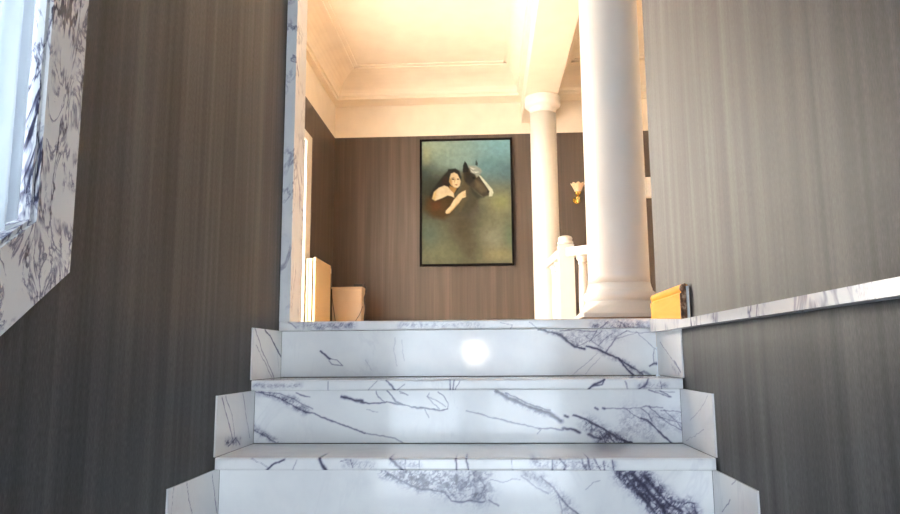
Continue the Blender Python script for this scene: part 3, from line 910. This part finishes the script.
# ------------------------------------------------------------------ columns
def make_column(cx, cy):
    c = thing('column', (cx, cy, 0.0), 'thick white round column standing right behind the top step', 'column', 'white columns of the hall')
    obj('wooden_base', MB().box((cx - 0.178, cy - 0.178, 0.0), (cx + 0.178, cy + 0.178, 0.029), 0.002), M_BROWN, c)
    # plinth: square foot running up into the round torus
    n = 48
    hs, rt = 0.166, 0.134
    rings = []
    for t_, z in ((0.0, 0.029), (0.0, 0.038), (0.0, 0.045), (0.45, 0.066), (0.8, 0.084), (1.0, 0.096)):
        ring = []
        for i in range(n):
            a = 2 * PI * i / n + PI / 4
            ca, sa = math.cos(a), math.sin(a)
            q = hs / max(abs(ca), abs(sa))
            ring.append((cx + ca * (q * (1 - t_) + rt * t_), cy + sa * (q * (1 - t_) + rt * t_), z))
        rings.append(ring)
    mb = MB()
    mb.add([p for r_ in rings for p in r_], [(k * n + i, k * n + (i + 1) % n, (k + 1) * n + (i + 1) % n, (k + 1) * n + i) for k in range(5) for i in range(n)])
    mb.add(rings[0], [tuple(range(n))]).add(rings[-1], [tuple(range(n))])
    obj('plinth', mb, M_WHITE, c)
    tor = [(0.134, 0.096)] + [(0.128 + 0.016 * math.sin(a), 0.118 - 0.022 * math.cos(a)) for a in np.linspace(0.3, PI - 0.3, 10)] + [(0.130, 0.141), (0.130, 0.148), (0.127, 0.156), (0.1235, 0.170)]
    obj('torus_moulding', MB().lathe(tor, (cx, cy, 0), 64), M_WHITE, c)
    sh = [(0.1235, 0.170), (0.122, 0.20), (0.1215, 0.8), (0.121, 1.4), (0.1205, SOFFIT - 0.16)]
    obj('shaft', MB().lathe(sh, (cx, cy, 0), 64), M_WHITE, c)
    z = SOFFIT
    cap = [(0.1205, z - 0.16), (0.1215, z - 0.118), (0.126, z - 0.108), (0.140, z - 0.098), (0.156, z - 0.090), (0.163, z - 0.082), (0.165, z - 0.072), (0.165, z - 0.006), (0.162, z - 0.001)]
    obj('capital', MB().lathe(cap, (cx, cy, 0), 64), M_WHITE, c)
    return c
near = make_column(0.532, 2.85)
far = copy_tree(near)
far.location = (0.541, 6.30, 0.0)
far['label'] = 'white round column with a plain capital beside the painting, carrying the beam'

# ------------------------------------------------------------------ balustrade between the columns
ba = thing('balustrade', (0.622, 5.5, 0.0), 'low white balustrade with a square newel post behind the thick column', 'balustrade')
def newel(cx, cy):
    p = obj('newel_post', MB().box((cx - 0.060, cy - 0.060, 0.0), (cx + 0.060, cy + 0.060, 0.755), 0.004), M_WHITE, ba)
    obj('post_foot', MB().box((cx - 0.072, cy - 0.072, 0.0), (cx + 0.072, cy + 0.072, 0.10), 0.006), M_WHITE, p)
    obj('post_cap', MB().lathe([(0.045, 0.755), (0.058, 0.760), (0.064, 0.772), (0.058, 0.783), (0.052, 0.787), (0.052, 0.792), (0.058, 0.803), (0.050, 0.818), (0.028, 0.827), (0.002, 0.829)], (cx, cy, 0), 28), M_WHITE, p)
newel(0.622, 5.50)
newel(1.03, 5.14)
def rail(name, a, b, z0, z1, hw):
    a, b = Vector((a[0], a[1], 0)), Vector((b[0], b[1], 0))
    t_ = (b - a).normalized()
    s = Vector((-t_.y, t_.x, 0)) * hw
    v = [a + s, a - s, b - s, b + s]
    obj(name, MB().add([(p.x, p.y, z0) for p in v] + [(p.x, p.y, z1) for p in v], [(0, 1, 2, 3), (4, 5, 6, 7), (0, 1, 5, 4), (1, 2, 6, 5), (2, 3, 7, 6), (3, 0, 4, 7)]), M_WHITE, ba)
rail('handrail', (0.655, 5.47), (0.99, 5.175), 0.655, 0.722, 0.055)
rail('handrail', (0.610, 5.555), (0.570, 6.19), 0.655, 0.722, 0.055)
rail('bottom_rail', (0.675, 5.455), (0.98, 5.185), 0.0, 0.10, 0.05)
rail('bottom_rail', (0.608, 5.575), (0.572, 6.17), 0.0, 0.10, 0.05)
bal = [(0.044, 0.10), (0.044, 0.135), (0.036, 0.145), (0.030, 0.165), (0.034, 0.22), (0.036, 0.30), (0.034, 0.42), (0.030, 0.54), (0.029, 0.585), (0.034, 0.590), (0.034, 0.598), (0.030, 0.604), (0.038, 0.620), (0.046, 0.628), (0.046, 0.655)]
bm0 = MB().lathe(bal, (0, 0, 0), 24).mesh('baluster', M_WHITE)
for x, y in ((0.738, 5.40), (0.885, 5.27), (0.598, 5.78), (0.585, 6.0)):
    o = bpy.data.objects.new('baluster', bm0)
    COL.objects.link(o)
    o.parent = ba
    o.location = (x - 0.622, y - 5.5, 0)

# ------------------------------------------------------------------ radiator, box, router, cables by the left hall wall
rd = thing('radiator', (HL + 0.085, 6.1, 0.0), 'cream panel radiator on the left hall wall', 'radiator')
obj('front_panel', MB().box((HL + 0.098, 5.815, 0.10), (HL + 0.120, 6.385, 0.735), 0.006), M_CREAM, rd)
obj('back_panel', MB().box((HL + 0.035, 5.825, 0.11), (HL + 0.052, 6.375, 0.725), 0.004), M_CREAM, rd)
obj('side_cover', MB().box((HL + 0.052, 5.832, 0.105), (HL + 0.084, 5.840, 0.728), 0.002), M_CREAM, rd)
obj('side_cover', MB().box((HL + 0.052, 6.372, 0.105), (HL + 0.096, 6.38, 0.730), 0.002), M_CREAM, rd)
for k in range(12):
    y = 5.84 + k * 0.0445
    obj('top_slat', MB().box((HL + 0.053, y, 0.722), (HL + 0.097, y + 0.03, 0.728)), M_CREAM, rd)
for y in (5.9, 6.3):
    obj('foot', MB().box((HL + 0.05, y - 0.015, 0.0), (HL + 0.10, y + 0.015, 0.105)), M_CREAM, rd)
vv = obj('valve', MB().tube([(HL + 0.09, 6.385, 0.66), (HL + 0.09, 6.43, 0.66), (HL + 0.09, 6.43, 0.56)], 0.014), M_CHROME, rd)
obj('valve_head', MB().lathe([(0.020, 0.0), (0.023, 0.008), (0.023, 0.045), (0.017, 0.052)], (HL + 0.09, 6.43, 0.665), 16), M_WHITE, vv)
obj('pipe', MB().tube([(HL + 0.09, 6.43, 0.56), (HL + 0.09, 6.43, 0.0)], 0.009), M_CREAM, rd)

bx = thing('low_cabinet', (-1.31, 6.59, 0.0), 'small beige cabinet in the corner beside the radiator', 'cabinet')
obj('body', MB().box((-1.462, 6.52, 0.02), (-1.175, 6.67, 0.53)), M_CARD, bx)
obj('door', MB().box((-1.458, 6.502, 0.05), (-1.179, 6.519, 0.525), 0.003), M_CARD, bx)
obj('top_panel', MB().box((-1.468, 6.495, 0.53), (-1.168, 6.68, 0.546), 0.003), M_CARD, bx)
for x in (-1.45, -1.20):
    for y in (6.53, 6.63):
        obj('foot', MB().box((x, y, 0.0), (x + 0.03, y + 0.03, 0.02)), M_BLACK, bx)
ro = thing('router', (-1.22, 6.60, 0.546), 'small black router on top of the beige cabinet', 'router')
obj('case', MB().box((-1.268, 6.55, 0.548), (-1.178, 6.66, 0.578), 0.006), M_BLACK, ro)
obj('foot', MB().box((-1.26, 6.56, 0.546), (-1.185, 6.65, 0.549)), M_BLACK, ro)
for x in (-1.262, -1.184):
    obj('antenna', MB().tube([(x, 6.655, 0.57), (x, 6.672, 0.60)], 0.004), M_BLACK, ro)
def smooth_path(p, n=8):
    p = [Vector(q) for q in p]
    p = [p[0] * 2 - p[1]] + p + [p[-1] * 2 - p[-2]]
    out = []
    for i in range(1, len(p) - 2):
        for k in range(n):
            t_ = k / n
            a, b, c, d = p[i - 1:i + 3]
            out.append(0.5 * ((2 * b) + (c - a) * t_ + (2 * a - 5 * b + 4 * c - d) * t_ ** 2 + (3 * b - a - 3 * c + d) * t_ ** 3))
    return out + [p[-2]]
obj('power_cable', MB().tube(smooth_path([(-1.177, 6.60, 0.562), (-1.158, 6.58, 0.556), (-1.140, 6.53, 0.50), (-1.150, 6.49, 0.43), (-1.138, 6.48, 0.33), (-1.146, 6.48, 0.22), (-1.12, 6.52, 0.06), (-1.05, 6.6, 0.004)]), 0.006, 6),
    M_BLACK, None, base=(-1.15, 6.5, 0.0), label='black cable hanging down the right side of the beige cabinet', category='cable')
obj('thin_cable', MB().tube(smooth_path([(-1.164, 6.486, 0.36), (-1.19, 6.49, 0.29), (-1.23, 6.488, 0.22), (-1.26, 6.489, 0.10), (-1.27, 6.49, 0.004)]), 0.0032, 6),
    M_BLACK, None, base=(-1.2, 6.489, 0.0), label='thin black cable slanting across the front of the beige cabinet', category='cable')
obj('hanging_cable', MB().tube(smooth_path([(-1.458, 6.480, 0.52), (-1.450, 6.484, 0.42), (-1.432, 6.486, 0.30), (-1.415, 6.488, 0.18), (-1.40, 6.49, 0.004)]), 0.0032, 6),
    M_BLACK, None, base=(-1.43, 6.486, 0.0), label='thin dark cord hanging between radiator and beige cabinet', category='cable')

# ------------------------------------------------------------------ wall sconce and white wall box on the far wall
sc = thing('wall_sconce', (0.918, BACK, 1.478), 'small brass wall sconce with a frilled tulip glass shade between the columns', 'sconce')
def disc_y(cx, cz, r, y0, y1, n=24):
    return MB().prism([(cx + r * math.cos(2 * PI * i / n), cz + r * math.sin(2 * PI * i / n)) for i in range(n)], 'y', y0, y1)
obj('backplate', disc_y(0.918, 1.448, 0.038, BACK - 0.012, BACK), M_GOLD, sc)
obj('arm', MB().tube(smooth_path([(0.918, BACK - 0.01, 1.453), (0.918, BACK - 0.06, 1.423), (0.918, BACK - 0.10, 1.433), (0.918, BACK - 0.11, 1.478)]), 0.009, 8), M_GOLD, sc)
obj('cup', MB().lathe([(0.008, 1.463), (0.022, 1.470), (0.034, 1.490), (0.038, 1.508), (0.034, 1.510), (0.010, 1.498)], (0.918, BACK - 0.11, 0), 24), M_GOLD, sc)
obj('finial', MB().lathe([(0.004, 1.386), (0.012, 1.396), (0.017, 1.410), (0.012, 1.424), (0.024, 1.438), (0.027, 1.450), (0.020, 1.462), (0.010, 1.466)], (0.918, BACK - 0.11, 0), 24), M_GOLD, sc)
n = 64
tv = []
for s_ in (0, 1):
    for j in range(10):
        u_ = j / 9
        for i in range(n):
            a = 2 * PI * i / n
            rr = 0.030 + 0.038 * u_ ** 1.3 - 0.003 * s_ + 0.005 * u_ * math.cos(8 * a)
            zz = 1.506 + 0.088 * u_ + 0.006 * u_ ** 2 * math.cos(8 * a)
            tv.append((0.918 + rr * math.cos(a), BACK - 0.11 + rr * math.sin(a), zz))
tf = []
for s_ in (0, 1):
    for j in range(9):
        for i in range(n):
            b_ = s_ * 10 * n
            tf.append((b_ + j * n + i, b_ + j * n + (i + 1) % n, b_ + (j + 1) * n + (i + 1) % n, b_ + (j + 1) * n + i))
for i in range(n):
    tf.append((9 * n + i, 9 * n + (i + 1) % n, 19 * n + (i + 1) % n, 19 * n + i))
obj('shade', MB().add(tv, tf, True), M_TULIP, sc)

wb = thing('wall_box', (1.66, BACK, 1.46), 'white box on the far wall, glimpsed between thick column and right wall', 'wall box')
obj('housing', MB().box((1.60, BACK - 0.05, 1.455), (1.73, BACK, 1.665), 0.008), M_WHITE, wb)
obj('cover', MB().box((1.612, BACK - 0.056, 1.468), (1.718, BACK - 0.049, 1.652), 0.003), M_WHITE, wb)

# ------------------------------------------------------------------ the painting
PX0, PX1, PZ0, PZ1 = -0.674, 0.277, 0.792, 2.112
FW = 0.022
pa = thing('painting', ((PX0 + PX1) / 2, BACK, PZ0), 'black framed painting of a dark haired woman leaning on a horse', 'painting')
for nm, a, b in (('frame_side', (PX0, PZ0), (PX0 + FW, PZ1)), ('frame_side', (PX1 - FW, PZ0), (PX1, PZ1)), ('frame_rail', (PX0 + FW, PZ0), (PX1 - FW, PZ0 + FW)), ('frame_rail', (PX0 + FW, PZ1 - FW), (PX1 - FW, PZ1))):
    obj(nm, MB().box((a[0], BACK - 0.045, a[1]), (b[0], BACK - 0.004, b[1]), 0.003), M_FRAME, pa)

def S(r, g, b):
    return np.array(lin(r, g, b)[:3])
# canvas space: 87 units wide, 122 high, v downwards
CW, CHH = 87.0, 122.0
nx, nz = 200, 280
gu, gv = np.meshgrid(np.linspace(0, CW, nx), np.linspace(0, CHH, nz))
def blob(img, cu_, cv_, ru, rv, col, k=1.0):
    wgt = k * np.exp(-((gu - cu_) / ru) ** 2 - ((gv - cv_) / rv) ** 2)
    return img * (1 - wgt[..., None]) + col * wgt[..., None]
def inside(px, py, poly):
    c = np.zeros(px.shape, bool)
    q = len(poly)
    for i in range(q):
        (x1, y1), (x2, y2) = poly[i], poly[(i + 1) % q]
        cond = ((y1 > py) != (y2 > py)) & (px < (x2 - x1) * (py - y1) / (y2 - y1 + 1e-12) + x1)
        c ^= cond
    return c
def poly(img, pts, col, soft=0.6, k=1.0):
    pts = [(float(a), float(b)) for a, b in pts]
    d = np.full(gu.shape, 99.0)
    q = len(pts)
    for i in range(q):
        (ax, ay), (bx_, by) = pts[i], pts[(i + 1) % q]
        dx, dy = bx_ - ax, by - ay
        t_ = np.clip(((gu - ax) * dx + (gv - ay) * dy) / (dx * dx + dy * dy + 1e-9), 0, 1)
        d = np.minimum(d, np.hypot(gu - ax - t_ * dx, gv - ay - t_ * dy))
    sd = np.where(inside(gu, gv, pts), d, -d)
    wgt = k * np.clip(sd / (2 * soft) + 0.5, 0, 1)
    return img * (1 - wgt[..., None]) + col * wgt[..., None]
img = np.ones(gu.shape + (3,)) * S(104, 108, 86)
for b_ in ((45, -4, 70, 34, S(140, 168, 158), .95), (6, 4, 22, 18, S(160, 180, 154), .8), (80, 6, 26, 20, S(122, 168, 172), .9), (34, 22, 20, 10, S(138, 168, 158), .6), (84, 34, 24, 16, S(84, 116, 120), .9),
           (62, 26, 14, 12, S(98, 138, 142), .7), (2, 34, 12, 16, S(58, 80, 76), .9), (8, 48, 16, 20, S(50, 58, 48), .9), (84, 52, 20, 10, S(100, 112, 96), .7), (14, 64, 26, 16, S(58, 52, 30), .9), (70, 66, 20, 18, S(126, 130, 100), .8),
           (78, 62, 10, 8, S(150, 152, 100), .6), (40, 84, 17, 26, S(72, 66, 48), .95), (6, 92, 14, 16, S(80, 100, 88), .8), (22, 112, 22, 10, S(106, 112, 84), .7), (70, 98, 18, 12, S(134, 138, 116), .7),
           (85, 96, 6, 14, S(80, 106, 84), .6), (76, 114, 16, 7, S(148, 142, 102), .6), (46, 106, 12, 22, S(74, 72, 54), .8), (4, 14, 5, 10, S(172, 170, 120), .4), (50, 70, 14, 9, S(72, 72, 66), .7)):
    img = blob(img, *b_)
def Z1(*p): return [(a / 8.568 - 2, b / 8.568 - 2) for a, b in p]
def Z4(*p): return [(a / 14.675 + 13, b / 14.675 + 43) for a, b in p]
DK = S(34, 34, 26)
# horse: neck and chest, then head
img = poly(img, Z1((352, 285), (345, 380), (320, 470), (300, 560), (330, 640), (400, 650), (470, 600), (500, 520), (470, 440), (420, 300)), S(66, 66, 52), 3.0, .95)
img = poly(img, Z1((345, 290), (385, 300), (410, 400), (400, 520), (340, 620), (310, 560), (345, 420)), S(92, 84, 58), 2.0, .8)
img = poly(img, Z1((362, 262), (420, 250), (500, 305), (545, 365), (582, 440), (580, 490), (535, 506), (490, 470), (440, 425), (400, 400), (370, 350)), S(62, 57, 45), .8)
img = poly(img, Z1((380, 292), (430, 300), (470, 350), (420, 400), (385, 370)), S(38, 38, 32), 1.2, .85)
img = poly(img, Z1((470, 360), (530, 400), (560, 450), (520, 470), (470, 420)), S(104, 96, 70), 1.5, .6)
img = poly(img, Z1((430, 425), (490, 475), (540, 510), (480, 520), (440, 470)), S(40, 44, 38), 1.2, .8)
img = poly(img, Z1((380, 193), (364, 232), (362, 292), (408, 292), (410, 250), (398, 215)), S(28, 32, 28), .5)
img = poly(img, Z1((475, 184), (468, 228), (486, 238), (490, 215)), S(40, 58, 56), .5)
img = poly(img, Z1((412, 232), (470, 238), (512, 262), (524, 285), (505, 318), (478, 335), (465, 310), (430, 290)), S(150, 156, 142), .8, .9)
for p_ in (((425, 250), (470, 262), (450, 270)), ((450, 285), (500, 290), (470, 300)), ((430, 270), (460, 300), (440, 290))):
    img = poly(img, Z1(*p_), S(214, 214, 200), .5, .8)
img = poly(img, Z1((497, 318), (512, 322), (560, 380), (608, 440), (618, 470), (606, 500), (580, 502), (584, 455), (545, 395), (515, 350)), S(196, 202, 178), .5)
img = poly(img, Z1((440, 330), (466, 332), (462, 352), (444, 350)), S(16, 18, 16), .6)
img = poly(img, Z1((568, 452), (582, 458), (578, 474), (566, 468)), S(24, 24, 20), .5)
img = poly(img, Z1((40, 560), (60, 430), (130, 340), (220, 270), (250, 262), (250, 420), (150, 560)), S(44, 52, 44), 5.0, .7)
# woman: hair, shoulder, dress, face, arm
img = poly(img, Z1((248, 262), (300, 255), (335, 275), (350, 330), (345, 390), (320, 440), (290, 480), (280, 540), (200, 560), (60, 560), (84, 480), (112, 430), (150, 375), (200, 312)), DK, .9)
img = poly(img, Z1((205, 330), (245, 330), (240, 410), (190, 410), (165, 420)), S(56, 34, 30), 1.8, .6)
img = poly(img, Z1((60, 500), (180, 505), (290, 500), (300, 560), (270, 640), (200, 690), (110, 670), (40, 600)), S(74, 56, 26), 2.5, .9)
img = poly(img, Z1((90, 545), (170, 530), (180, 600), (110, 610)), S(96, 52, 26), 2.0, .5)
img = poly(img, Z1((230, 520), (300, 540), (280, 600), (230, 610)), S(58, 46, 20), 2.0, .7)
img = poly(img, Z1((105, 512), (120, 455), (160, 420), (205, 402), (235, 412), (285, 462), (288, 505), (262, 492), (232, 486), (185, 508), (130, 528)), S(204, 190, 156), .6)
img = poly(img, Z1((105, 512), (118, 465), (140, 440), (135, 500), (125, 528)), S(186, 160, 92), 1.0, .7)
img = poly(img, Z1((250, 405), (312, 425), (300, 448), (286, 470), (250, 430)), S(160, 128, 72), .7)
img = poly(img, Z1((262, 298), (290, 288), (320, 305), (334, 340), (344, 368), (336, 405), (318, 422), (292, 420), (264, 398), (250, 368), (252, 325)), S(202, 184, 146), .6)
img = poly(img, Z1((250, 340), (268, 340), (276, 405), (262, 398), (248, 368)), S(160, 126, 66), .9, .8)
img = poly(img, Z1((264, 345), (280, 340), (294, 348), (280, 355)), S(24, 18, 12), .22, 1.0)
img = poly(img, Z1((308, 347), (322, 342), (334, 348), (322, 355)), S(24, 18, 12), .22, 1.0)
img = poly(img, Z1((262, 334), (282, 330), (296, 338), (280, 337)), S(60, 44, 26), .4, .7)
img = poly(img, Z1((294, 345), (301, 345), (299, 380), (293, 376)), S(128, 96, 58), .3, .9)
img = poly(img, Z1((302, 350), (308, 375), (303, 385), (300, 378)), S(244, 228, 176), .4, .8)
img = poly(img, Z1((292, 396), (308, 392), (322, 397), (308, 403)), S(130, 66, 48), .22, 1.0)
img = poly(img, Z1((240, 262), (300, 262), (330, 285), (338, 340), (318, 306), (290, 288), (262, 300), (250, 340), (236, 380)), DK, .7, .95)
img = poly(img, Z4((440, 103), (438, 118), (442, 195), (428, 206), (388, 216), (345, 280), (265, 368), (205, 430), (165, 440), (148, 425), (155, 395), (220, 325), (268, 242), (338, 158), (398, 118)), S(206, 190, 152), .5)
for q_ in (((425, 150), (440, 150), (405, 165)), ((428, 172), (440, 174), (405, 184))):
    img = poly(img, Z4(*q_), S(150, 118, 66), .3, .8)
img = poly(img, Z4((165, 440), (205, 430), (300, 330), (345, 282), (300, 310), (200, 415)), S(176, 146, 84), .5, .7)
tone = 0.82 + 0.36 * fbm(gu * 0.35, gv * 0.35, 900)
img = np.clip((img * tone[..., None]) ** 1.1 * np.array((0.72, 0.72, 0.80)), 0, 1)
cx0, cx1, cz0, cz1 = PX0 + FW, PX1 - FW, PZ0 + FW, PZ1 - FW
xs = np.linspace(cx0, cx1, nx)
zs = np.linspace(cz1, cz0, nz)
cm = MB()
cm.v = [(a, BACK - 0.034, b) for b in zs.tolist() for a in xs.tolist()]
i_ = (np.arange(nz - 1)[:, None] * nx + np.arange(nx - 1)[None, :]).ravel()
cm.f = np.stack([i_, i_ + nx, i_ + nx + 1, i_ + 1], 1).tolist()
cm.s = [False] * len(cm.f)
cm.add([(cx0, BACK - 0.034, cz0), (cx1, BACK - 0.034, cz0), (cx1, BACK - 0.034, cz1), (cx0, BACK - 0.034, cz1), (cx0, BACK - 0.008, cz0), (cx1, BACK - 0.008, cz0), (cx1, BACK - 0.008, cz1), (cx0, BACK - 0.008, cz1)],
       [(4, 7, 6, 5), (0, 4, 5, 1), (1, 5, 6, 2), (2, 6, 7, 3), (3, 7, 4, 0)])
cols = np.concatenate([img.reshape(-1, 3), np.full((8, 3), 0.05)])
cols = np.concatenate([cols, np.ones((len(cols), 1))], 1)
obj('canvas', cm, M_CANVAS, pa, attrs={'print': cols}, label='painted canvas in green and teal tones')
